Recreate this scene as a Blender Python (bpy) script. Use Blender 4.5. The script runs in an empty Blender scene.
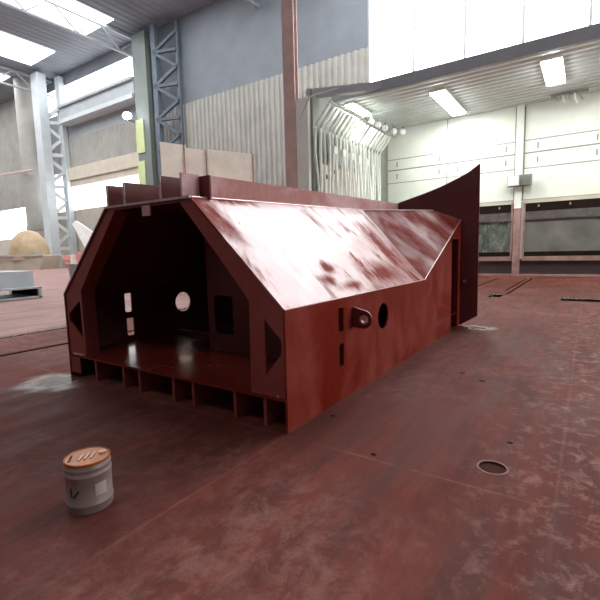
import bpy, math, random
from mathutils import Vector, Matrix
from mathutils.geometry import tessellate_polygon
random.seed(7)
sc = bpy.context.scene
C = sc.collection

# ---------------------------------------------------------------- camera
CAM_POS = (1.9912, -2.7207, 1.5)
R_ = Vector((0.82940553, 0.55812519, -0.02413988))
U_ = Vector((-0.04420982, 0.10865142, 0.99309635))
F_ = Vector((-0.55689492, 0.82261239, -0.1147907))
cam = bpy.data.cameras.new('camera'); co = bpy.data.objects.new('camera', cam); C.objects.link(co)
cam.sensor_fit = 'HORIZONTAL'; cam.sensor_width = 36; cam.lens = 425.28 / 600 * 36
cam.clip_start = .05; cam.clip_end = 500
m = Matrix((R_, U_, -F_)).transposed().to_4x4(); m.translation = CAM_POS
co.matrix_world = m
sc.camera = co

# ---------------------------------------------------------------- world, exposure, large lights
w = bpy.data.worlds.new('overcast_sky'); sc.world = w; w.use_nodes = True
w.node_tree.nodes['Background'].inputs[0].default_value = (.93, .97, 1, 1)
w.node_tree.nodes['Background'].inputs[1].default_value = 4.0
vs = sc.view_settings
vs.view_transform = 'Standard'; vs.look = 'None'; vs.gamma = 1; vs.use_curve_mapping = False
vs.exposure = 0.0
ADDED_SKY_W = 7.5      # added roof light sheets over the hall
ADDED_CLEREST_W = 7.0  # added glowing glazing and roof panel over the booth
ADDED_REAR_W = 5.0     # added roof panel behind the camera
ADDED_SIDE_W = 4.2       # added window in the right-hand wall
BOOTH_W = 50.0        # tube lamps of the paint booth
FLOOD_W = 60.0

# ---------------------------------------------------------------- materials
def new_mat(name):
    mt = bpy.data.materials.new(name); mt.use_nodes = True
    return mt, mt.node_tree.nodes, mt.node_tree.links, mt.node_tree.nodes['Principled BSDF']
def ramp(n, l, src, stops):
    r = n.new('ShaderNodeValToRGB'); e = r.color_ramp.elements
    e[0].position, e[0].color = stops[0][0], stops[0][1]
    e[1].position, e[1].color = stops[-1][0], stops[-1][1]
    for p, c in stops[1:-1]:
        k = e.new(p); k.color = c
    l.new(src, r.inputs[0]); return r.outputs[0]
def g(v): return (v, v, v, 1)
def noise(n, l, scale, detail=4, rough=.55, dist=0, vec=(1, 1, 1), off=(0, 0, 0), coord='Object'):
    tc = n.new('ShaderNodeTexCoord'); mp = n.new('ShaderNodeMapping')
    mp.inputs['Scale'].default_value = vec; mp.inputs['Location'].default_value = off
    l.new(tc.outputs[coord], mp.inputs[0])
    t = n.new('ShaderNodeTexNoise'); t.inputs['Scale'].default_value = scale
    t.inputs['Detail'].default_value = detail; t.inputs['Roughness'].default_value = rough
    t.inputs['Distortion'].default_value = dist
    l.new(mp.outputs[0], t.inputs['Vector']); return t.outputs['Fac']
def mixc(n, l, fac, a, b):
    x = n.new('ShaderNodeMix'); x.data_type = 'RGBA'
    for s, v in ((0, fac), (6, a), (7, b)):
        if isinstance(v, (int, float)): x.inputs[s].default_value = v
        elif isinstance(v, tuple): x.inputs[s].default_value = v if len(v) == 4 else v + (1,)
        else: l.new(v, x.inputs[s])
    return x.outputs[2]
def simple(name, col, rough=.6, metal=0, var=.12, scale=3, bump=0, spec=.5):
    mt, n, l, b = new_mat(name)
    f = noise(n, l, scale)
    a = tuple(max(0, c * (1 - var)) for c in col); c2 = tuple(min(1, c * (1 + var)) for c in col)
    l.new(mixc(n, l, ramp(n, l, f, [(.3, g(0)), (.7, g(1))]), a, c2), b.inputs['Base Color'])
    b.inputs['Roughness'].default_value = rough; b.inputs['Metallic'].default_value = metal
    b.inputs['Specular IOR Level'].default_value = spec
    if bump:
        bp = n.new('ShaderNodeBump'); bp.inputs['Strength'].default_value = bump; bp.inputs['Distance'].default_value = .01
        l.new(f, bp.inputs['Height']); l.new(bp.outputs[0], b.inputs['Normal'])
    return mt
def emit(name, col, s):
    mt, n, l, b = new_mat(name)
    b.inputs['Base Color'].default_value = (.8, .8, .8, 1)
    b.inputs['Emission Color'].default_value = col + (1,); b.inputs['Emission Strength'].default_value = s
    return mt

def primer_mat(name, base, dust, amount, r_lo, r_hi, stretch=(1, 1, 1), off=(0, 0, 0)):
    """red oxide primer: fresh glossy paint under patches of dry grey-pink overspray"""
    mt, n, l, b = new_mat(name)
    f1 = noise(n, l, 1.5, 5, .6, .4, stretch, off)
    f2 = noise(n, l, 14, 4, .6, 0, (1, 1, 1), off)
    patch = ramp(n, l, f1, [(.42, g(0)), (.68, g(1))])
    mu = n.new('ShaderNodeMath'); mu.operation = 'MULTIPLY'; mu.inputs[1].default_value = amount
    l.new(patch, mu.inputs[0])
    col = mixc(n, l, mu.outputs[0], base, dust)
    fine = ramp(n, l, f2, [(.3, g(.88)), (.7, g(1.1))])
    mm = n.new('ShaderNodeMix'); mm.data_type = 'RGBA'; mm.blend_type = 'MULTIPLY'; mm.inputs[0].default_value = 1
    l.new(col, mm.inputs[6]); l.new(fine, mm.inputs[7])
    l.new(mm.outputs[2], b.inputs['Base Color'])
    l.new(ramp(n, l, f1, [(.4, g(r_lo)), (.7, g(r_hi))]), b.inputs['Roughness'])
    bp = n.new('ShaderNodeBump'); bp.inputs['Strength'].default_value = .05; bp.inputs['Distance'].default_value = .01
    l.new(f2, bp.inputs['Height']); l.new(bp.outputs[0], b.inputs['Normal'])
    return mt

RED = (.12, .012, .008)
M = {}
M['primer'] = primer_mat('red_primer', RED, (.24, .07, .06), .3, .34, .5)
M['primer_side'] = primer_mat('red_primer_side', (.205, .014, .005), (.38, .09, .065), .65, .3, .5, (1.2, 1.5, .9), (3, 0, 1))
M['primer_side'].node_tree.nodes['Principled BSDF'].inputs['Specular IOR Level'].default_value = .18
def sprayed_mat(name, base, dust, lo, hi, y_bias, off, r_lo=.20, r_hi=.55, spots=()):
    """glossy paint, broken by matt streaks of unevenly sprayed primer that run down the slope"""
    mt, n, l, b = new_mat(name)
    f1 = noise(n, l, 1.9, 5, .62, .5, (.55, 1.5, .55), off)
    f2 = noise(n, l, 1.1, 3, .6, .3, (1, 1, 1), (off[1], off[2], off[0]))
    tc = n.new('ShaderNodeTexCoord'); sp = n.new('ShaderNodeSeparateXYZ'); l.new(tc.outputs['Object'], sp.inputs[0])
    ma = n.new('ShaderNodeMath'); ma.operation = 'MULTIPLY_ADD'; ma.inputs[1].default_value = y_bias; ma.inputs[2].default_value = -2 * y_bias
    l.new(sp.outputs['Y'], ma.inputs[0])
    ad = n.new('ShaderNodeMath'); ad.operation = 'ADD'; l.new(f1, ad.inputs[0]); l.new(ma.outputs[0], ad.inputs[1])
    patch = ramp(n, l, ad.outputs[0], [(lo, g(0)), (hi, g(1))])
    f4 = noise(n, l, 5, 4, .65, .6, (.6, 1.4, .6), off)
    for cy_, cz_, ry_, rz_ in spots:
        mp2 = n.new('ShaderNodeMapping'); mp2.inputs['Location'].default_value = (0, -cy_ / ry_, -cz_ / rz_); mp2.inputs['Scale'].default_value = (0, 1 / ry_, 1 / rz_)
        l.new(tc.outputs['Object'], mp2.inputs[0])
        ln = n.new('ShaderNodeVectorMath'); ln.operation = 'LENGTH'; l.new(mp2.outputs[0], ln.inputs[0])
        a3 = n.new('ShaderNodeMath'); a3.operation = 'MULTIPLY_ADD'; a3.inputs[1].default_value = 2.6; l.new(f4, a3.inputs[0]); l.new(ln.outputs['Value'], a3.inputs[2])
        m3 = n.new('ShaderNodeMapRange'); l.new(a3.outputs[0], m3.inputs[0]); m3.inputs[1].default_value = 1.6; m3.inputs[2].default_value = 2.6; m3.inputs[3].default_value = 1; m3.inputs[4].default_value = 0
        m4 = n.new('ShaderNodeMath'); m4.operation = 'MAXIMUM'; l.new(patch, m4.inputs[0]); l.new(m3.outputs[0], m4.inputs[1]); patch = m4.outputs[0]
    col = mixc(n, l, ramp(n, l, f2, [(.35, g(0)), (.7, g(.75))]), base, dust)
    l.new(mixc(n, l, patch, col, base), b.inputs['Base Color'])
    mr = n.new('ShaderNodeMapRange'); l.new(patch, mr.inputs[0]); mr.inputs[3].default_value = r_lo; mr.inputs[4].default_value = r_hi
    f3 = noise(n, l, 5, 4, .6, 0, (.7, 1.3, .7), off)
    a2 = n.new('ShaderNodeMath'); a2.operation = 'MULTIPLY_ADD'; a2.inputs[1].default_value = .25; l.new(f3, a2.inputs[0]); l.new(mr.outputs[0], a2.inputs[2])
    l.new(a2.outputs[0], b.inputs['Roughness'])
    m2 = n.new('ShaderNodeMapRange'); l.new(patch, m2.inputs[0]); m2.inputs[3].default_value = .85; m2.inputs[4].default_value = .08
    l.new(m2.outputs[0], b.inputs['Specular IOR Level'])
    return mt
M['primer_slope'] = sprayed_mat('red_primer_slope', (.22, .02, .010), (.46, .17, .16), .53, .66, .03, (5, 2, 3), spots=[(.1, 1.85, .2, .28), (.45, 2.03, .5, .05), (1.2, 1.32, .16, .07), (1.0, 1.2, .14, .06), (1.35, 1.12, .25, .05), (2.35, 1.2, .6, .14), (3.2, 1.5, .3, .4)])
M['primer_transition'] = sprayed_mat('red_primer_transition', (.20, .024, .016), (.42, .14, .12), .30, .62, 0, (1, 7, 2), .25, .6)
M['primer_deck'] = primer_mat('red_primer_deck', (.17, .018, .011), (.22, .06, .05), .25, .12, .3)
M['primer_dust'] = primer_mat('dusty_pink_primer', (.50, .20, .19), (.80, .55, .56), .9, .35, .5, (1, .6, 1), (1, 1, 1))  # dusty pink, raised further with the booth reflection put into the colour
M['primer_web'] = primer_mat('red_primer_web', (.27, .05, .038), (.36, .12, .105), .4, .4, .6, (1, 1, 1), (9, 2, 2))  # lighter than the plain primer, in place of more light on the front
M['primer_end'] = primer_mat('dark_primer_end_plate', (.12, .022, .022), (.16, .05, .05), .4, .4, .6)
M['bare'] = simple('bare_steel_edge', (.62, .52, .50), .35, .5, .2, 20)  # pale steel; along the box edges it stands in for highlights
M['white_paint'] = simple('booth_white', (.82, .85, .78), .5, 0, .05, 1)
M['white_hose'] = simple('hose_white', (.90, .93, .88), .5, 0, .08, 4)
M['hose_shade'] = simple('hose_grey', (.45, .47, .43), .6, 0, .1, 4)
M['groove'] = simple('panel_joint', (.28, .28, .25), .7)
M['handle'] = simple('panel_handle', (.30, .31, .29), .4, .4)
M['siding'] = simple('grey_siding', (.37, .36, .33), .55, 0, .12, .6)
M['upper_siding'] = simple('blue_grey_siding', (.17, .19, .215), .6, 0, .1, .5)
M['dark_siding'] = simple('dark_siding', (.10, .10, .11), .7)
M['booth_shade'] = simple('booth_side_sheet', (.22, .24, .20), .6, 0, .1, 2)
M['booth_roof'] = simple('booth_roof_sheet', (.80, .86, .86), .4, .1, .1, 1)
M['siding_beige'] = simple('beige_siding', (.48, .44, .38), .7, 0, .12, .5)
M['board'] = simple('beige_board', (.90, .81, .70), .75, 0, .1, 1.5)
M['band'] = simple('shutter_cream', (.62, .56, .46), .6, 0, .08, 1)
M['girder'] = simple('girder_grey', (.36, .39, .42), .5, 0, .08, 1)
M['lattice'] = simple('lattice_pale', (.52, .56, .58), .5, 0, .06, 1)
M['lattice_dark'] = simple('lattice_bluegrey', (.10, .13, .16), .6, 0, .15, 1)
M['green'] = simple('column_greygreen', (.17, .20, .185), .55, 0, .08, 1)
M['yellowgreen'] = simple('yellow_green_paint', (.62, .70, .34), .5, 0, .08, 1)
M['brown_col'] = simple('column_brown', (.60, .43, .39), .6, 0, .15, 1.5)
M['roof'] = simple('roof_sheet', (.22, .24, .27), .7, 0, .1, .5)
M['dark'] = simple('dark_steel', (.02, .012, .01), .9, spec=.05)
M['mullion'] = simple('mullion_dusty_red', (.36, .22, .20), .6, 0, .25, 2)
M['kick'] = simple('kick_panel', (.06, .04, .045), .35, 0, .2, 2)
M['grey_box'] = simple('box_grey', (.42, .46, .47), .5, 0, .06, 2)
M['tan'] = simple('tan_heap', (.50, .38, .24), .8, 0, .2, .8, .3)
M['skip'] = simple('skip_beige', (.55, .52, .42), .6, 0, .1, .7)
M['pink'] = simple('drum_pink', (.75, .30, .30), .5)
M['white_plain'] = simple('white_plain', (.85, .84, .82), .5, 0, .05)
M['cable'] = simple('black_hook', (.06, .06, .06), .5)
M['skylight'] = emit('skylight_sheet', (.95, .98, 1), ADDED_SKY_W)
M['clerestory'] = emit('clerestory_glazing', (.97, .98, 1), ADDED_CLEREST_W)
M['rear_skylight'] = emit('rear_skylight_sheet', (1, .97, .95), ADDED_REAR_W)
M['side_glazing'] = emit('side_glazing', (1, .98, .96), ADDED_SIDE_W)
M['booth_lamp'] = emit('booth_tube_light', (.97, 1, .95), BOOTH_W)
M['booth_bulb'] = emit('booth_round_light', (1, 1, .97), .45)
M['flood'] = emit('floodlight_lens', (.95, 1, 1), FLOOD_W)
# dirty booth glass: grey-green, streaked
mt, n, l, b = new_mat('dirty_glass'); M['dirty_glass'] = mt
f = noise(n, l, 1.6, 6, .65, 1.2, (1.4, 1, .8)); f2 = noise(n, l, 5, 5, .7, 2, (2, 1, .5))
c1 = ramp(n, l, f, [(.35, (.035, .055, .045, 1)), (.52, (.13, .15, .13, 1)), (.7, (.30, .30, .27, 1))])
l.new(mixc(n, l, ramp(n, l, f2, [(.5, g(0)), (.72, g(.6))]), c1, (.40, .38, .34)), b.inputs['Base Color'])
b.inputs['Roughness'].default_value = .3
mt, n, l, b = new_mat('dusty_glass'); M['dusty_glass'] = mt
f = noise(n, l, .9, 4, .5, .3)
l.new(ramp(n, l, f, [(.3, (.13, .13, .12, 1)), (.7, (.24, .235, .215, 1))]), b.inputs['Base Color'])
b.inputs['Roughness'].default_value = .3

# floor: red-brown dusty slabs
GLOSS = [(-3.3, -.22, .6, .4), (-3.0, -1.3, .4, .3), (.3, 5.55, .45, .3)]
def floor_mat():
    mt, n, l, b = new_mat('dusty_red_floor')
    big = noise(n, l, .35, 6, .6, .5)
    mid = noise(n, l, 1.6, 6, .65, .6, (1.5, .5, 1))
    fine = noise(n, l, 6, 6, .75, .4, (1.2, 1, 1))
    streak = noise(n, l, 2.2, 5, .7, .2, (2.2, .3, 1))
    base = mixc(n, l, ramp(n, l, mid, [(.3, g(0)), (.7, g(1))]), (.085, .018, .012), (.165, .040, .028))
    dust = n.new('ShaderNodeMath'); dust.operation = 'MULTIPLY'
    l.new(ramp(n, l, big, [(.45, g(0)), (.7, g(1))]), dust.inputs[0])
    l.new(ramp(n, l, fine, [(.42, g(.1)), (.66, g(1))]), dust.inputs[1])
    # more scuffed pale dust along a driven strip to the right of the job
    tc = n.new('ShaderNodeTexCoord'); sp = n.new('ShaderNodeSeparateXYZ'); l.new(tc.outputs['Object'], sp.inputs[0])
    strip = ramp(n, l, sp.outputs['X'], [(0, g(0)), (1, g(0))])
    mr = n.new('ShaderNodeMapRange'); l.new(sp.outputs['X'], mr.inputs[0])
    mr.inputs[1].default_value = 1.0; mr.inputs[2].default_value = 2.2; mr.interpolation_type = 'SMOOTHSTEP'
    sc2 = n.new('ShaderNodeMath'); sc2.operation = 'MULTIPLY'; l.new(mr.outputs[0], sc2.inputs[0])
    l.new(ramp(n, l, fine, [(.50, g(0)), (.66, g(1))]), sc2.inputs[1])
    mx = n.new('ShaderNodeMath'); mx.operation = 'MAXIMUM'; l.new(dust.outputs[0], mx.inputs[0]); l.new(sc2.outputs[0], mx.inputs[1])
    ml = n.new('ShaderNodeMath'); ml.operation = 'MULTIPLY'; ml.inputs[1].default_value = .6; l.new(mx.outputs[0], ml.inputs[0])
    base = mixc(n, l, ramp(n, l, streak, [(.4, g(.55)), (.6, g(0))]), base, (.055, .016, .014))
    c = mixc(n, l, ml.outputs[0], base, (.34, .175, .145))
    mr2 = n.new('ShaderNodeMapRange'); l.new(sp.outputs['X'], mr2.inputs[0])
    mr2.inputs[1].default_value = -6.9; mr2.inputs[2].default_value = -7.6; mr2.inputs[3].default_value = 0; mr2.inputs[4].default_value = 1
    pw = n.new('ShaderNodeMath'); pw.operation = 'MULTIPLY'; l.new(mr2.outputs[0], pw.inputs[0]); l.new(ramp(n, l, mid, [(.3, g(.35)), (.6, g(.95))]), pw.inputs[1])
    c = mixc(n, l, pw.outputs[0], c, (.40, .26, .235))  # paler beyond the left rail: sheen of the openings put into the colour
    # slab joints with pale dust in them
    br = n.new('ShaderNodeTexBrick'); br.offset = 0; br.inputs['Scale'].default_value = 1
    br.inputs['Brick Width'].default_value = 1.9; br.inputs['Row Height'].default_value = 3.2
    br.inputs['Mortar Size'].default_value = .018; br.inputs['Mortar Smooth'].default_value = .9
    mp = n.new('ShaderNodeMapping'); mp.inputs['Location'].default_value = (0, .04, 0)
    wv = n.new('ShaderNodeTexNoise'); wv.inputs['Scale'].default_value = 1.5
    l.new(tc.outputs['Object'], mp.inputs[0]); l.new(mp.outputs[0], br.inputs['Vector'])
    jf = n.new('ShaderNodeMath'); jf.operation = 'MULTIPLY'; l.new(br.outputs['Fac'], jf.inputs[0])
    l.new(ramp(n, l, mid, [(.4, g(0)), (.7, g(.4))]), jf.inputs[1])
    c = mixc(n, l, jf.outputs[0], c, (.30, .13, .11))
    l.new(c, b.inputs['Base Color'])
    # smooth glossy patches added where the floor should catch bright reflections
    prev = None
    for cx_, cy_, rx_, ry_ in GLOSS:
        mp2 = n.new('ShaderNodeMapping'); mp2.inputs['Location'].default_value = (-cx_ / rx_, -cy_ / ry_, 0); mp2.inputs['Scale'].default_value = (1 / rx_, 1 / ry_, 0)
        l.new(tc.outputs['Object'], mp2.inputs[0])
        ln = n.new('ShaderNodeVectorMath'); ln.operation = 'LENGTH'; l.new(mp2.outputs[0], ln.inputs[0])
        ad = n.new('ShaderNodeMath'); ad.operation = 'MULTIPLY_ADD'; ad.inputs[1].default_value = 1.6; l.new(mid, ad.inputs[0]); l.new(ln.outputs['Value'], ad.inputs[2])
        r_ = ramp(n, l, ad.outputs[0], [(0, g(1)), (1, g(1))])
        mr_ = n.new('ShaderNodeMapRange'); l.new(ad.outputs[0], mr_.inputs[0]); mr_.inputs[1].default_value = 1.1; mr_.inputs[2].default_value = 1.75; mr_.inputs[3].default_value = 1; mr_.inputs[4].default_value = 0
        if prev is None: prev = mr_.outputs[0]
        else:
            mx_ = n.new('ShaderNodeMath'); mx_.operation = 'MAXIMUM'; l.new(prev, mx_.inputs[0]); l.new(mr_.outputs[0], mx_.inputs[1]); prev = mx_.outputs[0]
    rr = n.new('ShaderNodeMix'); rr.data_type = 'FLOAT'; l.new(prev, rr.inputs[0]); l.new(ramp(n, l, mid, [(.3, g(.58)), (.7, g(.85))]), rr.inputs[2]); rr.inputs[3].default_value = .17
    l.new(rr.outputs[0], b.inputs['Roughness'])
    ss = n.new('ShaderNodeMix'); ss.data_type = 'FLOAT'; l.new(prev, ss.inputs[0]); ss.inputs[2].default_value = .13; ss.inputs[3].default_value = .6
    l.new(ss.outputs[0], b.inputs['Specular IOR Level'])
    bp = n.new('ShaderNodeBump'); bp.inputs['Strength'].default_value = .25; bp.inputs['Distance'].default_value = .01
    l.new(fine, bp.inputs['Height']); l.new(bp.outputs[0], b.inputs['Normal'])
    return mt
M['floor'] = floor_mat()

# pail paints
M['pail'] = simple('pail_grey', (.33, .26, .235), .4, .1, .15, 8)
M['lid'] = simple('lid_orange', (.40, .115, .02), .42, .05, .2, 10)
M['label'] = simple('pale_label', (.52, .46, .42), .5)
M['ink'] = simple('black_marker', (.03, .03, .03), .6)
M['emboss'] = simple('lid_marks', (.55, .38, .25), .4)

# ---------------------------------------------------------------- geometry helpers
class MB:
    def __init__(s): s.v = []; s.f = []; s.m = []
    def add(s, vs, fs, mi=0):
        o = len(s.v); s.v += [tuple(v) for v in vs]; s.f += [tuple(i + o for i in f) for f in fs]; s.m += [mi] * len(fs); return s
    def box(s, x0, x1, y0, y1, z0, z1, mi=0):
        v = [(x, y, z) for x in (x0, x1) for y in (y0, y1) for z in (z0, z1)]
        return s.add(v, [(0, 1, 3, 2), (4, 6, 7, 5), (0, 4, 5, 1), (2, 3, 7, 6), (0, 2, 6, 4), (1, 5, 7, 3)], mi)
    def bar(s, a, b, w, h, up=(0, 0, 1), mi=0):
        a, b = Vector(a), Vector(b); d = (b - a).normalized(); up = Vector(up)
        if abs(d.dot(up)) > .98: up = Vector((0, 1, 0))
        r = d.cross(up).normalized() * w / 2; u = r.cross(d).normalized() * h / 2
        v = [p + i * r + j * u for p in (a, b) for i, j in ((-1, -1), (1, -1), (1, 1), (-1, 1))]
        return s.add(v, [(3, 2, 1, 0), (4, 5, 6, 7), (0, 1, 5, 4), (1, 2, 6, 5), (2, 3, 7, 6), (3, 0, 4, 7)], mi)
    def tube(s, pts, r, n=8, mi=0):
        pts = [Vector(p) for p in pts]; vs = []
        for i, p in enumerate(pts):
            d = (pts[min(i + 1, len(pts) - 1)] - pts[max(i - 1, 0)]).normalized()
            up = Vector((0, 0, 1)) if abs(d.z) < .9 else Vector((0, 1, 0))
            a = d.cross(up).normalized(); c = a.cross(d)
            vs += [p + r * (math.cos(t) * a + math.sin(t) * c) for t in [2 * math.pi * k / n for k in range(n)]]
        fs = [(i * n + k, i * n + (k + 1) % n, (i + 1) * n + (k + 1) % n, (i + 1) * n + k) for i in range(len(pts) - 1) for k in range(n)]
        fs += [tuple(range(n))[::-1], tuple((len(pts) - 1) * n + k for k in range(n))]
        return s.add(vs, fs, mi)
    def lathe(s, prof, c=(0, 0, 0), n=48, mi=0):
        vs = []
        for r, z in prof: vs += [(c[0] + r * math.cos(2 * math.pi * k / n), c[1] + r * math.sin(2 * math.pi * k / n), c[2] + z) for k in range(n)]
        fs = [(i * n + k, i * n + (k + 1) % n, (i + 1) * n + (k + 1) % n, (i + 1) * n + k) for i in range(len(prof) - 1) for k in range(n)]
        fs += [tuple(range(n))[::-1], tuple((len(prof) - 1) * n + k for k in range(n))]
        return s.add(vs, fs, mi)
    def poly(s, outer, th, to3, holes=(), mi=0):
        """2D outline (with holes) pushed out by th through to3(u, v, w)"""
        loops = [list(outer)] + [list(h) for h in holes]
        flat = [p for lp in loops for p in lp]
        tri = tessellate_polygon([[Vector((p[0], p[1], 0)) for p in lp] for lp in loops])
        N = len(flat)
        vs = [to3(p[0], p[1], 0) for p in flat] + [to3(p[0], p[1], th) for p in flat]
        fs = [tuple(t) for t in tri] + [tuple(i + N for i in reversed(t)) for t in tri]
        o = 0
        for lp in loops:
            k = len(lp)
            fs += [(o + i, o + (i + 1) % k, N + o + (i + 1) % k, N + o + i) for i in range(k)]
            o += k
        return s.add(vs, fs, mi)
    def slab(s, pts, th, mi=0):
        """planar (or nearly) 3D polygon thickened against its normal"""
        P = [Vector(p) for p in pts]; nrm = Vector((0, 0, 0))
        for i in range(len(P)): nrm += P[i].cross(P[(i + 1) % len(P)])
        nrm.normalize(); k = len(P)
        vs = P + [p - nrm * th for p in P]
        fs = [tuple(range(k)), tuple(range(2 * k - 1, k - 1, -1))] + [(i, k + i, k + (i + 1) % k, (i + 1) % k) for i in range(k)]
        return s.add(vs, fs, mi)
    def build(s, name, mats, parent=None, smooth=False, bevel=0):
        me = bpy.data.meshes.new(name); me.from_pydata(s.v, [], s.f)
        if not isinstance(mats, (list, tuple)): mats = [mats]
        for mm in mats: me.materials.append(mm)
        me.polygons.foreach_set('material_index', s.m)
        import bmesh
        bm = bmesh.new(); bm.from_mesh(me); bmesh.ops.recalc_face_normals(bm, faces=bm.faces); bm.to_mesh(me); bm.free()
        o = bpy.data.objects.new(name, me); C.objects.link(o)
        if smooth:
            me.polygons.foreach_set('use_smooth', [True] * len(me.polygons))
            if hasattr(me, 'set_sharp_from_angle'): me.set_sharp_from_angle(angle=.7)
        if bevel:
            bv = o.modifiers.new('bevel', 'BEVEL'); bv.width = bevel; bv.segments = 2; bv.limit_method = 'ANGLE'
        if parent:
            o.parent = parent; o.matrix_parent_inverse = Matrix.Translation(-Vector(parent.location)) if parent.type == 'EMPTY' else parent.matrix_parent_inverse.copy() @ Matrix()
            if parent.type != 'EMPTY': o.matrix_parent_inverse = Matrix.Identity(4)
        return o
def circ(cx, cy, r, n=32, ry=None): return [(cx + r * math.cos(2 * math.pi * k / n), cy + (ry or r) * math.sin(2 * math.pi * k / n)) for k in range(n)]
def rect(x0, x1, y0, y1): return [(x0, y0), (x1, y0), (x1, y1), (x0, y1)]
def rrect(x0, x1, y0, y1, r=.02):
    out = []
    for cx, cy, a in ((x1 - r, y0 + r, -90), (x1 - r, y1 - r, 0), (x0 + r, y1 - r, 90), (x0 + r, y0 + r, 180)):
        out += [(cx + r * math.cos(math.radians(a + t)), cy + r * math.sin(math.radians(a + t))) for t in (0, 30, 60, 90)]
    return out
def tag(o, label=None, cat=None, group=None, kind=None):
    for k, v in (('label', label), ('category', cat), ('group', group), ('kind', kind)):
        if v: o[k] = v
    return o
def thing(name, label, cat, loc=(0, 0, 0), group=None):
    o = bpy.data.objects.new(name, None); C.objects.link(o); o.location = loc; o.empty_display_size = .2
    return tag(o, label, cat, group)
def struct(o): return tag(o, kind='structure')
def YZ(x, s=1): return lambda u, v, w: (x + s * w, u, v)         # outline in (y, z)
def XZ(y, s=1): return lambda u, v, w: (u, y + s * w, v)         # outline in (x, z)
def XY(z, s=1): return lambda u, v, w: (u, v, z + s * w)
def corr(mb, a0, a1, b0, b1, to3, period=.4, depth=.06, mi=0):
    """trapezoid corrugated sheet: profile along a, ribs along b"""
    pts = []; a = a0
    while a < a1:
        for da, d in ((0, 0), (.35, 0), (.5, depth), (.85, depth)): pts.append((min(a + da * period, a1), d))
        a += period
    pts.append((a1, 0)); n_ = len(pts)
    vs = [to3(p, b0, d) for p, d in pts] + [to3(p, b1, d) for p, d in pts]
    mb.add(vs, [(i, i + 1, n_ + i + 1, n_ + i) for i in range(n_ - 1)], mi)

# ================================================================ SETTING
HX0, HX1, HY0, HY1, HZ = -90, 16, -18, 30, 26
BX0, BX1, BY0, BY1, BZ = -7.75, 8.2, 12.8, 20.9, 8.13

# floor with rail channels and a drain hole cut into it
channels = [('left', -7.2, -7.03, -9, 27), ('left', -5.53, -5.38, -9, 27), ('r', -1.52, -1.42, 8.0, 19.6),
            ('r', -.12, -.02, 11.6, 19.6), ('pit', -.75, -.12, 11.3, 11.75), ('pit', 1.35, 2.9, 10.9, 11.35)]
channels = [('a', -7.2, -7.05, -9, 27), ('a', -5.53, -5.40, -9, 27), ('a', -1.50, -1.42, 8.0, 19.6), ('a', -.30, -.24, 13, 19.6),
            ('a', -.10, -.02, 11.8, 19.6), ('p', -.46, -.11, 10.9, 11.75), ('p', 1.40, 3.4, 10.6, 11.35)]
DR = (1.515, .275, .088)
fl = MB()
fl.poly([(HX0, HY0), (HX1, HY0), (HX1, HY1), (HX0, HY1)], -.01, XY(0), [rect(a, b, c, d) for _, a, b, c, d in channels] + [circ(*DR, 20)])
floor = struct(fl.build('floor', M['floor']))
for k, a, b, c, d in channels:
    q = MB(); t = .01; z1, z0 = -.012, -.14
    q.box(a - t, b + t, c - t, d + t, z0 - t, z0).box(a - t, a - .001, c, d, z0, z1).box(b + .001, b + t, c, d, z0, z1).box(a, b, c - t, c - .001, z0, z1).box(a, b, d + .001, d + t, z0, z1)
    q.build('rail_channel' if k == 'a' else 'floor_pit', M['dark'], floor)
q = MB(); q.lathe([(DR[2] + .01, -.2), (DR[2] + .01, -.012)], (DR[0], DR[1], 0), 20)
q.build('drain_hole', simple('drain_red_dirt', (.06, .018, .014), .9, spec=.1), floor)
q = MB(); q.poly(circ(DR[0], DR[1], .101, 24), .002, XY(.0005), [circ(*DR, 24)])
q.build('drain_rim', simple('drain_rim_dust', (.15, .06, .05), .6), floor)
# small bolt sockets and chips in the floor
for x_, y_, r_ in ((.13, .516, .02), (.75, .03, .022), (.81, 2.46, .03), (1.067, 2.25, .035), (1.56, .74, .022)):
    q = MB(); q.poly(circ(x_, y_, r_, 10, r_ * .7), .003, XY(.0005)); q.build('floor_chip', M['dark'], floor)

# ---- hall shell
def wall(name, mb, mat): return struct(mb.build(name, mat))
# far wall of the hall (y = 30), built bay by bay with real openings to the sky
q = MB()
def W(u, v, w): return (u, HY1 - w, v)
corr(q, -90, -62.5, 9.4, HZ, W, .55, .08, 0)
corr(q, -71.3, -62.5, 0, 9.4, W, .55, .08, 0)
q.box(-90, -71.3, HY1, HY1 + .1, 0, 4.6, 1)
q.box(-62.5, -41, HY1, HY1 + .1, 0, 7.9, 1)
corr(q, -62.5, -41, 13.2, 17.4, W, .5, .08, 0)
q.box(-62.5, -41, HY1, HY1 + .1, 17.4, 21.1, 3)
q.box(-62.5, -41, HY1, HY1 + .1, 24.5, HZ, 2)
corr(q, -41, -13, 0, 17.3, W, .6, .16, 0)
q.box(-41, -13, HY1, HY1 + .1, 17.3, 18.6, 4)
q.box(-41, -13, HY1, HY1 + .1, 18.6, HZ, 4)
q.box(-13, 16, HY1, HY1 + .1, 24.8, HZ, 2)
q.box(-13, 16, HY1, HY1 + .1, 0, 11.5, 0)
wall_far = wall('wall_far', q, [M['siding'], M['siding_beige'], M['roof'], M['girder'], M['upper_siding']])
# shutter housing band over the opening and head rail
q = MB().box(-57, -41.1, HY1 - 1.0, HY1 - .09, 11.7, 13.3); q.box(-57, -41.1, HY1 - .8, HY1 - .09, 10.9, 11.7)
tag(q.build('shutter_housing', M['band']), 'long cream roller shutter housing above the bright opening in the far wall', 'shutter')
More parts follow.
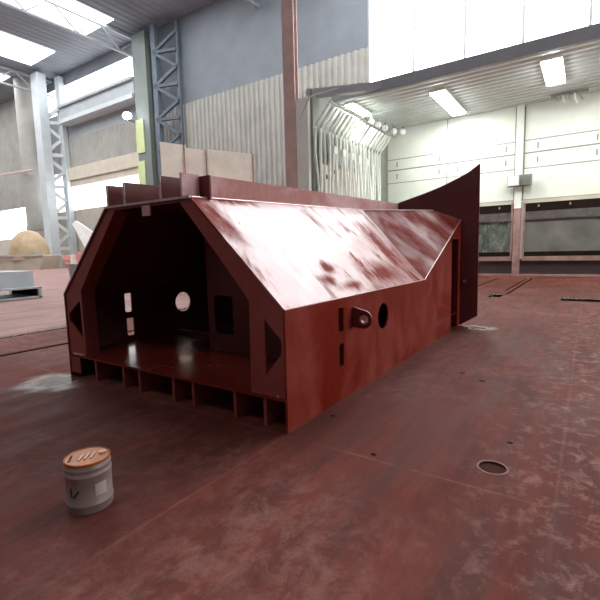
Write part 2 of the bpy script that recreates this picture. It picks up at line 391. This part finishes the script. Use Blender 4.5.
# glowing glazing added above the booth for the white reflection on the slope
for i, (x0, x1, z0, z1) in enumerate(((-13, 16, 11.5, 24.8),), 1):
    fr = MB()
    for k in range(9):
        x_ = x0 + (x1 - x0) * k / 8; fr.box(x_ - .08, x_ + .08, HY1 - .1, HY1 + .1, z0, z1)
    fr.box(x0, x1, HY1 - .1, HY1 + .1, z0 - .1, z0 + .1).box(x0, x1, HY1 - .1, HY1 + .1, z1 - .1, z1 + .1)
    wn = struct(fr.build('window_%d' % i, M['girder']))
    MB().box(x0, x1, HY1 - .02, HY1 + .02, z0, z1).build('window_pane', M['clerestory'], wn)
# other hall walls
q = MB(); corr(q, HY0, HY1, 0, HZ, lambda u, v, w: (HX1 - w, u, v), .5, .06); wall('wall_right', q, M['dark_siding'])
q = MB(); corr(q, HX0, HX1, 0, HZ, lambda u, v, w: (u, HY0 + w, v), .6, .06); wall('wall_rear', q, M['dark_siding'])
q = MB(); q.box(HX0 - .1, HX0, HY0, HY1, 9, HZ).box(HX0 - .1, HX0, HY0, 2, 0, 9).box(HX0 - .1, HX0, 24, HY1, 0, 9); wall('wall_left', q, M['siding'])
q = MB(); corr(q, HX0, HX1, HY0, HY1, lambda u, v, w: (u, v, HZ - w), .9, .08)
roof = struct(q.build('ceiling', M['roof']))
# glowing roof sheets added as main light for the hall
SK = [(-82, -76), (-70, -64), (-58, -52), (-46, -40), (-34, -28), (-22, -18)]
for i, (x0, x1) in enumerate(SK, 2):
    struct(MB().box(x0, x1, 4, 26, HZ - .16, HZ - .12).build('window_%d' % i, M['skylight']))
struct(MB().box(-14, 13, 17, 28.5, HZ - .16, HZ - .12).build('window_8', M['clerestory']))  # added glowing roof panel, mirrored white in the slope plate
q = MB(); y0, y1, z0, z1 = 1.5, 12, 1.6, 8  # added window, out of view, to brighten the right side plate
for k in range(7):
    y_ = y0 + (y1 - y0) * k / 6; q.box(HX1 - .2, HX1 - .08, y_ - .06, y_ + .06, z0, z1)
q.box(HX1 - .2, HX1 - .08, y0, y1, z0 - .1, z0 + .1).box(HX1 - .2, HX1 - .08, y0, y1, z1 - .1, z1 + .1)
wn = struct(q.build('window_12', M['girder']))
MB().box(HX1 - .14, HX1 - .1, y0, y1, z0, z1).build('window_pane', M['side_glazing'], wn)
struct(MB().box(-12, 8, -15, -11, HZ - .16, HZ - .12).build('window_13', M['rear_skylight']))  # added glowing panel behind the camera to lift the front faces
# roof girders
for k, x_ in enumerate((-78, -61, -41.5, -24, -15.5, 14.5)):
    q = MB(); zt, zb = HZ - .25, HZ - 2.2
    q.box(x_ - .15, x_ + .15, HY0, HY1, zt - .25, zt).box(x_ - .15, x_ + .15, HY0, HY1, zb - .2, zb)
    y_ = HY0; s = 0
    while y_ < HY1 - 1:
        q.bar((x_, y_, zb if s else zt), (x_, y_ + 2.4, zt if s else zb), .15, .15); y_ += 2.4; s = 1 - s
    struct(q.build('trim_%d' % (k + 1), M['girder']))

# ---- paint booth shell
q = MB(); q.box(BX0, BX1, BY1, BY1 + .15, .86 * 0, .85, 1).box(BX0, BX1, BY1, BY1 + .15, 3.62, BZ, 0).box(BX0, -6.2, BY1, BY1 + .15, .85, 3.62, 0)
wall_back = struct(q.build('wall_back', [M['white_paint'], M['kick']]))
# long wall panels with gaps, handles on the narrow rows
cols = [(-7.7, -4.42), (-4.38, -1.18), (-.74, 2.5), (2.54, 5.8), (5.84, 8.1)]
rows = [(3.72, 5.16), (5.2, 5.86), (5.92, 6.46), (6.5, 8.1)]
for x0, x1 in cols:
    for j, (z0, z1) in enumerate(rows):
        p = MB().box(x0, x1, BY1 - .03, BY1 - .001, z0, z1).build('wall_panel', M['white_paint'], wall_back, bevel=.008)
        if j in (1, 2):
            for x_ in (x0 + .55, x1 - .38):
                MB().box(x_ - .03, x_ + .03, BY1 - .06, BY1 - .03, (z0 + z1) / 2 - .13, (z0 + z1) / 2 + .13).build('panel_handle', M['handle'], p)
MB().box(BX0 + .02, BX1 - .02, BY1 - .008, BY1 - .002, 3.66, 8.1).build('panel_joint', M['groove'], wall_back)
# column between the window bays: white on top, dusty red below
q = MB(); q.box(-1.12, -.8, BY1 - .22, BY1 - .02, 3.3, BZ, 0).box(-1.12, -.8, BY1 - .22, BY1 - .02, 0, 3.3, 1)
tag(q.build('wall_column', [M['white_paint'], M['mullion']], bevel=.01), 'slim white booth column turning dusty red towards the floor between two windows', 'column')
# booth windows
n0 = 9
for i, (x0, x1, gm) in enumerate(((-6.1, -1.16, 'dirty_glass'), (-.7, 4.4, 'dusty_glass'), (4.6, 8.1, 'dusty_glass'))):
    z0, z1 = .85, 3.62; y0 = BY1 - .12
    fr = MB(); fr.box(x0, x1, y0, BY1 + .05, z0 - .1, z0 + .12, 1).box(x0, x0 + .08, y0, BY1, z0, z1, 1).box(x1 - .08, x1, y0, BY1, z0, z1, 1).box(x0, x1, y0, BY1, 3.52, z1 + .06, 0)
    fr.box(x0, x1, y0 + .03, BY1, z0 + .12, z0 + .34, 2).box(x0, x1, y0 + .03, BY1, 3.1, 3.52, 2)
    wn = struct(fr.build('window_%d' % (n0 + i), [M['band'], M['mullion'], M['dark']]))
    MB().box(x0 + .05, x1 - .05, BY1 - .02, BY1, z0 + .3, 3.12).build('window_pane', M[gm], wn)
    MB().box(x0, x1, BY1 + .02, BY1 + .1, z0, z1).build('window_backing', M['dark'], wn)
    MB().box(x0 + .08, x1 - .08, y0 + .02, BY1, 2.72, 3.12).build('window_header', simple('header_grime', (.10, .085, .085), .5, 0, .35, 3), wn)
    for k in range(4):
        x_ = x0 + (k + .5) * (x1 - x0) / 4
        MB().box(x_ - .035, x_ + .035, y0, y0 + .03, 3.32, 3.42).build('window_clip', M['handle'], wn)
struct(MB().box(BX0 + .1, BX1, BY1 - .16, BY1, 0, .1).build('baseboard_back', M['mullion'], bevel=.01))
# louvred grey unit fixed above the windows
t = thing('wall_unit', 'small pale grey box fixed high on the white wall above the windows', 'box', (-.86, BY1 - .2, 4.3))
MB().box(-1.42, -.36, BY1 - .34, BY1 - .225, 4.32, 4.86).build('back_plate', M['handle'], t)
MB().box(-1.38, -.9, BY1 - .52, BY1 - .34, 4.36, 4.82).build('door', M['white_plain'], t, bevel=.01)
q = MB()
for k in range(9): q.box(-.88, -.4, BY1 - .48, BY1 - .34, 4.36 + k * .05, 4.395 + k * .05)
q.build('louvre', M['handle'], t)
# side walls and ceiling of the booth
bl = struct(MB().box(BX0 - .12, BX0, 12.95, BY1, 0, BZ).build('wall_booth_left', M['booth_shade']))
br_ = struct(MB().box(BX1, BX1 + .12, BY0, BY1, 0, BZ).build('wall_booth_right', M['white_paint']))
q = MB(); corr(q, 15.0, BY1, BX0, BX1, lambda u, v, w: (v, u, BZ + .1 - w), .42, .09); q.box(BX0, BX1, 15, BY1, BZ + .12, BZ + .3)
struct(q.build('ceiling_booth', M['booth_roof']))
q = MB().box(-8.46, -7.87, 12.75, 12.93, 0, 7.8)
tag(q.build('door_jamb', M['white_paint'], bevel=.01), 'tall white jamb at the left mouth of the booth', 'jamb')
# brown H column next to the booth mouth
q = MB(); q.box(-9.08, -8.49, 12.75, 12.79, 0, 13).box(-9.08, -8.49, 13.0, 13.04, 0, 13).box(-8.81, -8.77, 12.79, 13.0, 0, 13)
q.box(-9.08, -8.49, 12.73, 12.75, 5.6, 5.75)
tag(q.build('steel_column', M['brown_col']), 'brown painted steel column just left of the white booth mouth', 'column')
# slanted stay at the booth mouth
q = MB().tube([(-8.15, 12.6, 6.9), (-7.75, 12.7, 7.75), (-7.0, 13.6, 8.15), (-6.2, 14.8, 8.2)], .035)
tag(q.build('stay_bar', M['hose_shade']), 'bent pale stay bar at the top of the booth mouth', 'bar')
q = MB().bar((-8.1, 13.0, 8.0), (-5.2, 15.2, 8.35), .35, .3)
q.bar((-7.9, 14.9, 8.3), (9, 14.9, 8.3), .2, .45)
tag(q.build('header_beam', M['girder']), 'grey header beam along the front edge of the booth roof', 'beam')

# booth lights
for i, (x_, y0, y1, wd) in enumerate(((-7.28, 15.3, 17.3, .5), (-3.6, 16.2, 20.0, .7), (.6, 15.6, 18.4, .7), (4.6, 15.6, 19.4, .7))):
    wh = ('above the hoses', 'above the swept-up plate', 'right of the column line', 'farthest right')[i]
    t = thing('strip_light', 'white strip light on the booth roof, ' + wh, 'lamp', (x_, (y0 + y1) / 2, BZ), 'strip lights on the booth roof')
    MB().box(x_ - wd / 2, x_ + wd / 2, y0, y1, BZ - .1, BZ).build('lamp_housing', M['white_plain'], t)
    MB().box(x_ - wd / 2 + .05, x_ + wd / 2 - .05, y0 + .05, y1 - .05, BZ - .14, BZ - .1).build('lamp_tube', M['booth_lamp'], t)
bulbs = [(-7.35, 17.9), (-7.3, 18.6), (-7.25, 19.4), (-7.1, 20.3), (-6.75, 20.7)]
names = ['nearest', 'second nearest', 'middle', 'second farthest', 'farthest']
for (x_, y_), nm in zip(bulbs, names):
    t = thing('ball_lamp', 'small round white lamp at the top of the hose wall, ' + nm + ' of five', 'lamp', (x_, y_, BZ), 'round lamps above the hoses')
    MB().lathe([(.05, 0), (.05, -.12)], (x_, y_, BZ), 12).build('lamp_stem', M['handle'], t)
    MB().lathe([(.16 * math.sin(a * math.pi / 8) + .001, -.26 - .16 * -math.cos(a * math.pi / 8) * -1) for a in range(9)], (x_, y_, BZ), 16).build('globe', M['booth_bulb'], t, smooth=True)
# cluster fitting at the right of the roof
t = thing('pipe_cluster', 'grey cluster of pipe fittings hanging from the booth roof at right', 'fitting', (1, 20.2, BZ))
for k in range(5):
    x_ = .55 + k * .22
    MB().tube([(x_, 20.2, BZ), (x_, 20.2, BZ - .25 - .1 * (k % 2)), (x_ + .1, 20.25, BZ - .5 + .08 * (k % 3))], .05).build('pipe', M['white_hose'] if k % 2 else M['hose_shade'], t)
MB().box(.3, 1.7, 20.1, 20.3, BZ - .1, BZ - .02).build('mount', M['handle'], t)

# hoses hung along the left booth wall
nh = 20
ORD = 'first second third fourth fifth sixth seventh eighth ninth tenth eleventh twelfth thirteenth fourteenth fifteenth sixteenth seventeenth eighteenth nineteenth twentieth'.split()
for k in range(nh):
    y_ = 13.05 + k * .35 + random.uniform(-.05, .05); r_ = random.choice((.045, .06, .075))
    xo = random.uniform(-.06, .06)
    pts = [(-7.66, y_, .03), (-7.66, y_ + random.uniform(-.14, .14), 2.6), (-7.64, y_ + random.uniform(-.2, .2), 4.2), (-7.66, y_ + random.uniform(-.1, .1), 5.6),
           (-7.66, y_ - .05, 6.55), (-7.6, y_ - .02, 6.75), (-7.1, y_ + .12, 7.45)]
    vv = k in (2, 4, 6, 9)
    t = tag(MB().tube(pts, r_, 8).build('hanging_hose', M['white_hose'], smooth=True),
            ('thin white hose with a grey valve, ' if vv else 'thin white hose with bent top, ') + ORD[k] + ' from the booth mouth', 'hose', 'white hoses along the booth wall')
    if vv:
        MB().lathe([(.085, 0), (.085, .16)], (pts[3][0] + .06, pts[3][1], 5.2 - .3 * (k % 3)), 12).build('valve', M['handle'], t)
q = MB().box(-7.0, -6.945, 13.0, 20.2, 7.46, 7.51)
for k in range(6): q.box(-6.985, -6.96, 15.2 + k * .9, 15.23 + k * .9, 7.51, 8.12)
tag(q.build('hose_rail', M['hose_shade']), 'thin grey rail under the booth roof carrying the bent hose tops', 'rail')
for k in range(5):
    y_ = 13.5 + k * .8
    q = MB().tube([(-7.25, y_, 0.02), (-7.25, y_, 3.2), (-7.25, y_ + .28, 5.8)], .055).tube([(-7.25, y_ + .66, 0.02), (-7.25, y_ + .66, 3.2), (-7.25, y_ + .38, 5.8)], .055).box(-7.33, -7.17, y_ + .2, y_ + .46, 5.6, 5.9)
    tag(q.build('spread_brace', M['white_hose'], smooth=True), 'white forked brace between the hanging hoses, ' + ('nearest the booth mouth', 'second from the mouth', 'middle of five', 'fourth from the mouth', 'deepest in the booth')[k], 'brace', 'forked braces between the hoses')
tag(MB().box(-7.74, -7.68, 13.6, 17.4, 2.5, 5.2).build('wall_board', M['board']), 'beige board on the booth wall behind the hoses', 'board')

# ================================================================ FAR HALL THINGS
def lattice(name, label, pa, pb, z1, wd, mat, step=3.2, r_=.3):
    """laced column: two chords and lacing between them"""
    t = thing(name, label, 'column', ((pa[0] + pb[0]) / 2, (pa[1] + pb[1]) / 2, 0))
    for x_, y_ in (pa, pb):
        MB().box(x_ - wd / 2, x_ + wd / 2, y_ - wd * .35, y_ + wd * .35, 0, z1).build('chord', mat, t, bevel=.03)
        wd *= .6
    a = Vector((*pa, 0)); b_ = Vector((*pb, 0)); z = .5
    Z = lambda h: Vector((0, -.2, h))
    while z < z1 - step:
        for p, q_ in ((b_ + Z(z), a + Z(z + step * .5)), (a + Z(z + step * .5), b_ + Z(z + step)), (a + Z(z + step * .5), b_ + Z(z + step * .5))):
            MB().bar(p, q_, r_, r_).build('lacing_bar', mat, t)
        z += step
    return t
lattice('lattice_column', 'tall pale laced steel column at the far left of the hall', (-59.4, 27.4), (-58.2, 29.5), 25.5, 1.7, M['lattice'], 4.2, .42)
lattice('lattice_column', 'dark blue-grey laced column right of the green column', (-37.0, 28.6), (-34.4, 29.4), 25.5, .7, M['lattice_dark'], 3.4, .3)
# green column with a lit yellow-green section, floodlight beside it
t = thing('painted_column', 'grey-green hall column with a bright yellow-green band', 'column', (-39.8, 29, 0))
MB().box(-40.9, -38.6, 28.6, 29.2, 0, 25.5).build('shaft', M['green'], t, bevel=.03)
MB().box(-41.0, -39.6, 28.5, 28.59, 12.9, 16.5).build('painted_band', M['yellowgreen'], t)
MB().box(-41.0, -39.8, 28.5, 28.59, 7.5, 12.0).build('painted_band', M['yellowgreen'], t)
t = thing('floodlight', 'glaring round floodlight on the far wall beside the green column', 'lamp', (-41.6, 28.0, 16.6))
MB().box(-41.7, -41.5, 28.1, 29.9, 16.5, 16.7).build('bracket', M['girder'], t)
q = MB().lathe([(.25, 0), (.48, .3), (.5, .5)], (0, 0, 0), 20)
o = q.build('reflector', M['girder']); o.parent = t; o.rotation_euler = (math.radians(68), 0, math.radians(50)); o.location = (0, 0, .1)
o2 = MB().lathe([(.46, 0), (.46, .04)], (0, 0, 0), 20).build('lens', M['flood'], o); o2.location = (0, 0, .5); o2.parent = o
# crane girder along the wall
t = thing('crane_girder', 'long pale crane girder running across the far wall below the clerestory', 'girder', (-49, 29, 19))
MB().box(-57.2, -41.1, 28.7, 29.5, 19.5, 21.0).build('web', M['girder'], t)
MB().box(-57.2, -41.1, 28.4, 29.99, 19.0, 19.5).build('flange', M['lattice'], t)
MB().box(-57.2, -41.1, 28.4, 29.99, 21.0, 21.3).build('flange', M['girder'], t)
# pipe across the left bay
tag(MB().tube([(-88, 26.3, 14.6), (-60.6, 26.3, 13.2)], .15).build('service_pipe', M['brown_col']), 'thin reddish pipe crossing the siding left of the laced column', 'pipe')
# big duct / downpipe left of laced column
q = MB().lathe([(1.35, 6.0), (1.35, 25.95)], (-64.2, 27.9, 0), 24).lathe([(1.45, 5.4), (1.45, 6.0)], (-64.2, 27.9, 0), 24)
tag(q.build('ventilation_duct', M['siding'], smooth=True), 'wide grey round duct hanging beside the laced column', 'duct')

# beige boards standing behind the job
for i, (p0, p1, h, lb) in enumerate((((-11.04, 7.74), (-10.75, 8.62), 5.55, 'leftmost of the row'), ((-10.72, 8.68), (-10.42, 9.42), 5.45, 'narrow one in the middle'),
                                   ((-10.39, 9.48), (-9.62, 11.25), 5.5, 'widest one at right'))):
    d = Vector((p1[0] - p0[0], p1[1] - p0[1], 0)); nn = Vector((d.y, -d.x, 0)).normalized() * .05
    q = MB(); a = Vector((*p0, 0)); b_ = Vector((*p1, 0)); up = Vector((0, 0, h))
    q.slab([a, b_, b_ + up, a + up], .06)
    t = tag(q.build('screen_board', M['board']), 'tall beige board standing behind the red steel box, ' + lb, 'board', 'beige boards behind the steel box')
    e = MB().bar(b_ + nn * .3, b_ + nn * .3 + up, .05, .08); e.build('edge_post', M['brown_col'], t)

# grey steel box at the left
t = thing('steel_workbench', 'grey steel bench with solid top box and open dark bays beneath', 'bench', (-15.6, 4.0, 0))
MB().box(-17.2, -15.2, 3.4, 4.9, .42, 1.0).build('cabinet', M['grey_box'], t, bevel=.01)
q = MB().box(-17.2, -14.75, 3.4, 4.95, .36, .42).box(-17.2, -14.75, 3.4, 4.95, .02, .08)
q.build('shelf', M['grey_box'], t)
for x_, y_ in ((-17.15, 3.45), (-15.5, 3.45), (-14.8, 3.45), (-14.8, 4.9), (-17.15, 4.9)):
    MB().box(x_ - .05, x_ + .05, y_ - .05, y_ + .05, 0, .4).build('leg', M['grey_box'], t)
MB().box(-17.0, -14.95, 4.85, 4.9, .08, .36).build('back_panel', M['dark'], t)

# beige skip with a tan heap
t = thing('skip_container', 'long beige open skip on the far left floor', 'skip', (-57, 22, 0))
q = MB(); a = [(-64, 19.2), (-53.2, 21.8)]
q.slab([(-62, 18.5, 0.05), (-53.3, 22.6, .05), (-52.7, 22.9, 1.7), (-62, 18.2, 1.7)], .15)
q.slab([(-53.3, 22.6, .05), (-55.5, 26, .05), (-55, 26.3, 1.7), (-52.7, 22.9, 1.7)], .15)
q.slab([(-55.5, 26, .05), (-64, 22, .05), (-64, 22, 1.7), (-55, 26.3, 1.7)], .15)
q.slab([(-64, 22, .05), (-62, 18.5, 0.05), (-62, 18.2, 1.7), (-64, 22, 1.7)], .15)
q.slab([(-62, 18.5, .05), (-53.3, 22.6, .05), (-55.5, 26, .05), (-64, 22, .05)], .05)
q.build('body', M['skip'], t)
MB().bar((-62, 18.2, 1.75), (-52.7, 22.9, 1.75), .25, .2).build('rim', M['lattice'], t)
q = MB(); prof = [(2.3, 1.2), (2.2, 2.6), (1.8, 3.8), (1.1, 4.6), (.3, 4.9)]
q.lathe(prof, (-56.8, 23.2, 0), 20)
tag(q.build('bulk_bag', M['tan'], smooth=True), 'tan rounded bulk heap standing in the beige skip', 'bag')
# drums and bundles near the laced column
for i, (x_, y_, r_, h, mt_, lb) in enumerate(((-55.0, 27.0, .45, 1.6, 'pink', 'pink drum at the foot of the pale laced column'),
                                            ((-52.2), 27.4, .7, 2.0, 'pink', 'larger pink-red drum right of the laced column'),
                                            ((-53.6), 27.2, .6, 1.7, 'board', 'cream drum between the two pink drums'))):
    t = thing('drum', lb, 'drum', (x_, y_, 0))
    MB().lathe([(r_, 0), (r_, h * .33), (r_ * 1.05, h * .35), (r_, h * .37), (r_, h * .66), (r_ * 1.05, h * .68), (r_, h * .7), (r_, h)], (x_, y_, 0), 20).build('shell', M[mt_], t, smooth=True)
    MB().lathe([(r_ * .95, h), (r_ * .95, h + .04)], (x_, y_, 0), 20).build('lid', M['white_plain'], t)
tag(MB().slab([(-51.0, 28.4, 0), (-48.3, 28.8, 0), (-50.2, 28.8, 3.9), (-54.6, 28.2, 6.2), (-55.2, 28.0, 5.8)], .3).build('draped_sheet', M['white_plain']),
    'white sheet draped slantwise beside the laced column', 'sheet')
# small grey bin seen past the left slope
tag(MB().lathe([(.5, 0), (.62, 1.0), (.68, 1.0), (.68, 1.06)], (-23.5, 11.2, 0), 16).build('bin', M['grey_box']), 'small grey tub on the floor behind the left slope of the steel box', 'tub')

# ================================================================ THE RED STEEL BOX
Wd, H1, H2, A = 3.40, 1.03, 2.014, 1.03
LE = 5.655; KY = 3.533; HD = .285; TH = .022
P1 = Vector((-1.175, 3.908, 2.155)); P4 = Vector((-.416, 5.282, 2.178)); P3 = Vector((0, LE, 2.014))
box = thing('steel_box_section', 'large red primed steel box section with sloped top sides and open front', 'steel structure', (-1.7, 2.8, 0))
def part(mb, name, mat, **k): return mb.build(name, M[mat] if isinstance(mat, str) else mat, box, **k)
# right side plate with slots, hole and end opening
side = [(0, 0), (5.03, 0), (5.03, 1.64), (5.50, 1.64), (5.50, .02), (LE, .02), (LE, H2), (KY, H1), (0, H1)]
holes = [rrect(.888, .985, .695, .935), rrect(.892, .987, .345, .577), circ(1.985, .705, .155, 36)]
part(MB().poly(side, -TH, YZ(0), holes), 'side_plate', 'primer_side')
sideL = [(0, .0), (LE, 0), (LE, H1), (0, H1)]
holesL = [rrect(.82, .93, .70, .965), rrect(.83, .945, .365, .615), circ(1.86, .735, .155, 36)]
part(MB().poly(sideL, TH, YZ(-Wd), holesL), 'side_plate', 'primer')
# inner jamb of the end opening
part(MB().box(-1.5, -TH, 5.03 - TH, 5.03, 0, 1.64), 'opening_jamb', 'primer')
part(MB().box(-1.5, -TH, 5.5, 5.5 + TH, 0, 1.64).box(-1.5, -1.48, 5.03, 5.5, 0, 1.64), 'opening_lining', 'primer')
# slopes
A0 = (-A, 0, H2)
part(MB().slab([A0, (0, 0, H1), (0, KY, H1), tuple(P1)], TH), 'slope_plate', 'primer_slope')
part(MB().slab([tuple(P1), (0, KY, H1), tuple(P3)], TH).slab([tuple(P1), tuple(P3), tuple(P4)], TH), 'transition_plate', 'primer_transition')
RL = (-Wd + A, 0, H2)
part(MB().slab([(-Wd, 0, H1), RL, (-Wd + A, LE, H2 + .14), (-Wd, LE, H1)], TH), 'slope_plate', 'primer')
# roof
part(MB().slab([A0, tuple(P1), tuple(P4), (P4.x, LE, 2.18), (-Wd + A, LE, H2 + .14), RL], TH), 'roof_plate', 'primer')
part(MB().slab([tuple(P4), tuple(P3), (P4.x, LE, 2.18)], TH), 'roof_corner_plate', 'primer')
# deck and its ribs
part(MB().box(-Wd + TH, -TH, .0, LE - .05, HD - .025, HD), 'deck_plate', 'primer_deck')
for x_ in (-2.86, -2.31, -2.02, -1.46, -1.17, -.62, -.27):
    part(MB().box(x_, x_ + .035, .02, LE - .1, .004, HD - .026), 'deck_rib', 'primer_web')
part(MB().box(-Wd + TH, -3.17, .01, .03, .05, HD - .026), 'toe_plate', 'primer_web')
# front frame web: outline minus the inner opening and the two triangular windows
def mir(pts): return [(-Wd - x_, z_) for x_, z_ in pts]
e = .004
right_in = [(-.395, HD), (-.383, 1.09), (-.723, 1.472), (-1.19, H2 - .035)]
outer = [(-e - TH, HD + .001), (-e - TH, H1), (-A - .005, H2 - TH), (-Wd + A + .005, H2 - TH), (-Wd + TH + e, H1), (-Wd + TH + e, HD + .001)]
inner_r = right_in; inner_l = mir(right_in)[::-1]
ring = [outer[0], outer[1], outer[2], outer[3], outer[4], outer[5]] + [inner_l[-1]] + inner_l[::-1][1:] + inner_r[::-1]
tri_r = [(-.225, .46), (-.053, .665), (-.053, .775), (-.225, .94)]
tri_l = [(-3.06, .50), (-3.33, .70), (-3.33, .80), (-3.06, .97)]
part(MB().poly(ring, TH, XZ(.012), [tri_r, tri_l]), 'front_frame', 'primer_web')
# flanges on the inner edges of the frame
for s in (0, 1):
    pr = right_in if s == 0 else mir(right_in)
    q = MB()
    for (xa, za), (xb, zb) in zip(pr[:-1], pr[1:]): q.bar((xa, .105, za), (xb, .105, zb), .012, .14, (0, 1, 0))
    part(q, 'frame_flange', 'primer_web')
part(MB().box(-1.74, -1.62, -.0, .02, 1.885, 1.99), 'roof_tab', 'primer_dust')
# inner bulkhead with a rectangular opening, and a second frame deeper in
bh = [(-1.95, HD), (-.03, HD), (-.03, H1 - .03), (-1.03, H2 - .035), (-1.95, H2 - .03)]
part(MB().poly(bh, TH, XZ(1.03), [rrect(-1.84, -1.53, .50, .98, .03)]), 'inner_bulkhead', 'primer')
part(MB().poly([(-Wd + .03, HD), (-1.9, HD), (-1.9, 2.02), (-Wd + A, 2.02), (-Wd + .03, H1)], TH, XZ(2.6), [rrect(-3.0, -2.3, .7, 1.5, .05)]), 'inner_bulkhead', 'primer')
part(MB().box(-Wd + .03, -.03, 2.1, 2.12, HD, HD + .1), 'deck_bar', 'primer')
part(MB().box(-Wd + .03, -.03, 1.5, 1.52, HD, HD + .08), 'deck_bar', 'primer')
# stiffeners standing on the roof
for x_, mt_ in ((-2.30, 'primer'), (-2.00, 'primer'), (-1.425, 'primer')):
    y1 = LE
    q = MB().slab([(x_, 0, H2 - .005), (x_, y1, H2 + .135), (x_, y1, 2.37), (x_, 0, 2.245)], TH)
    s_ = part(q, 'roof_stiffener', mt_)
    MB().box(x_ - TH - .002, x_ + .002, -.006, .0, H2 + .01, 2.245).build('cut_edge', M['bare'], s_)
s_ = part(MB().slab([(-1.13, 0, H2), (-1.13, .22, H2 + .008), (-1.13, .22, 2.245), (-1.13, 0, 2.24)], TH), 'roof_stiffener', 'primer_dust')
part(MB().box(-1.13, -1.0, .22, .22 + TH, H2 - .01, 2.23), 'beam_end_plate', 'primer')
def beam_y(y): return -1.04 - .033 * y
q = MB().slab([(beam_y(.245), .245, H2 + .0), (beam_y(LE), LE, 2.19), (beam_y(LE), LE, 2.40), (beam_y(.245), .245, 2.235)], TH)
part(q, 'roof_beam', 'primer_dust')
# end plate with a swept-up corner
curve = [(.318, .207), (.308, 2.99), (.13, 2.865), (-.037, 2.786), (-.22, 2.71), (-.40, 2.64), (-.7, 2.55), (-1.0, 2.47), (-1.255, 2.405), (-1.8, 2.36), (-3.3, 2.24), (-3.40, 1.1), (-3.40, .02), (.02, .02)]
part(MB().poly(curve, .035, XZ(LE + .001)), 'end_plate', 'primer_end')
# lifting lugs
def lug(y, z, s, x=0):
    pts = [(0, -.11), (.10, -.12)] + [(.17 + .11 * math.cos(math.radians(a)), -.0 + .12 * math.sin(math.radians(a))) for a in range(-80, 91, 17)] + [(0.02, .16), (0, .14)]
    pts = [(x + a * s, z + b * s) for a, b in pts]
    o = part(MB().poly(pts, .03, XZ(y), [circ(x + .175 * s, z, .035 * s, 16)]), 'lifting_lug', 'primer', bevel=.003)
    MB().poly([(x + (a - x) * 1.0, b) for a, b in circ(x + .175 * s, z, .06 * s, 16)], .012, XZ(y - .012), [circ(x + .175 * s, z, .035 * s, 16)]).build('lug_eye_ring', M['bare'], o)
lug(1.17, .79, .78)
lug(LE - .06, .86, .42, .02)
# edge strips and beads, the pale ones highlights put into the colour
q = MB()
part(MB().bar((0, 0, H1), (0, 0, HD), .006, .006), 'front_edge', 'primer_side')
q.bar(A0, RL, .022, .022).bar(RL, (-Wd, 0, H1), .012, .012)
part(q, 'front_edge', 'bare')
part(MB().tube([(0, KY, H1), tuple(P3)], .007, 6), 'weld_seam', 'bare')
part(MB().tube([(0, 0, H1), (0, KY, H1)], .006, 6), 'weld_seam', 'primer_dust')
part(MB().tube([(-A, .02, H2), tuple(P1)], .008, 6), 'weld_seam', 'bare')
part(MB().tube([tuple(P1), tuple(P4)], .016, 6), 'weld_seam', 'bare')
part(MB().tube([tuple(P1), (0, KY, H1)], .006, 6), 'weld_seam', 'primer')
for a, b_ in (((-.36, .02, HD + .01), (-.36, .28, HD + .01)), ((-.10, .0, HD + .012), (-.07, .22, HD + .012)), ((-3.28, .0, HD + .012), (-3.05, .02, HD + .012))):
    part(MB().bar(a, b_, .012, .02), 'cut_edge', 'bare')

# ================================================================ PAIL
px, py, pr, ph = -.46, -1.43, .131, .305
t = thing('paint_pail', 'small grey metal paint pail with an orange-brown lid on the floor', 'pail', (px, py, 0))
prof = [(pr * .94, 0), (pr * .96, .006), (pr * .97, .04), (pr, .045), (pr * 1.0, .052), (pr * .97, .058), (pr * .97, .215), (pr * 1.0, .22), (pr * 1.0, .228), (pr * .97, .235),
        (pr * .96, .255), (pr * .985, .26), (pr * .985, .268), (pr * .95, .275), (pr * .94, .296)]
MB().lathe(prof, (px, py, 0), 56).build('pail_body', M['pail'], t, smooth=True)
ld = MB().lathe([(pr * .94, .288), (pr * .97, .29), (pr * .97, .303), (pr * .94, .306), (pr * .90, .300), (pr * .3, .299), (.001, .299)], (px, py, 0), 56).build('lid', M['lid'], t, smooth=True)
cd = Vector((CAM_POS[0] - px, CAM_POS[1] - py, 0)).normalized(); cr = Vector((-cd.y, cd.x, 0))
for k in range(3):
    c_ = Vector((px, py, .303)) + cr * (-.035 + .032 * k) - cd * .0
    MB().bar(c_ - cr * .012 - cd * -.04, c_ + cr * .018 - cd * .04, .010, .006).build('lid_mark', M['emboss'], ld)
c_ = Vector((px, py, .299)) + cr * .085 - cd * .01
MB().lathe([(.022, 0), (.022, .01), (.014, .014)], tuple(c_), 16).build('pour_cap', M['emboss'], ld, smooth=True)
c_ = Vector((px, py, .299)) - cr * .092 - cd * .02
MB().tube([c_ + cd * .05 - cr * .01, c_ + cd * .02 + Vector((0, 0, .012)), c_ - cd * .04 + cr * .012], .004).build('lid_tab', M['ink'], ld)
def on_pail(a, z, r=pr * .975):  # a = angle from the direction to the camera, positive to the right
    d_ = cd * math.cos(a) + cr * math.sin(a); return Vector((px, py, z)) + d_ * r
q = MB(); na = 8
vs_ = [on_pail(.22 + .55 * i / na, z) for z in (.10, .175) for i in range(na + 1)]
q.add(vs_, [(i, i + 1, na + 2 + i, na + 1 + i) for i in range(na)])
q.build('label_sheet', M['label'], t)
MB().tube([on_pail(-.86, .165), on_pail(-.86, .115), on_pail(-.74, .11), on_pail(-.46, .15)], .0055, 6).build('marker_tick', M['ink'], t)
# floor scrape lying in front of the box
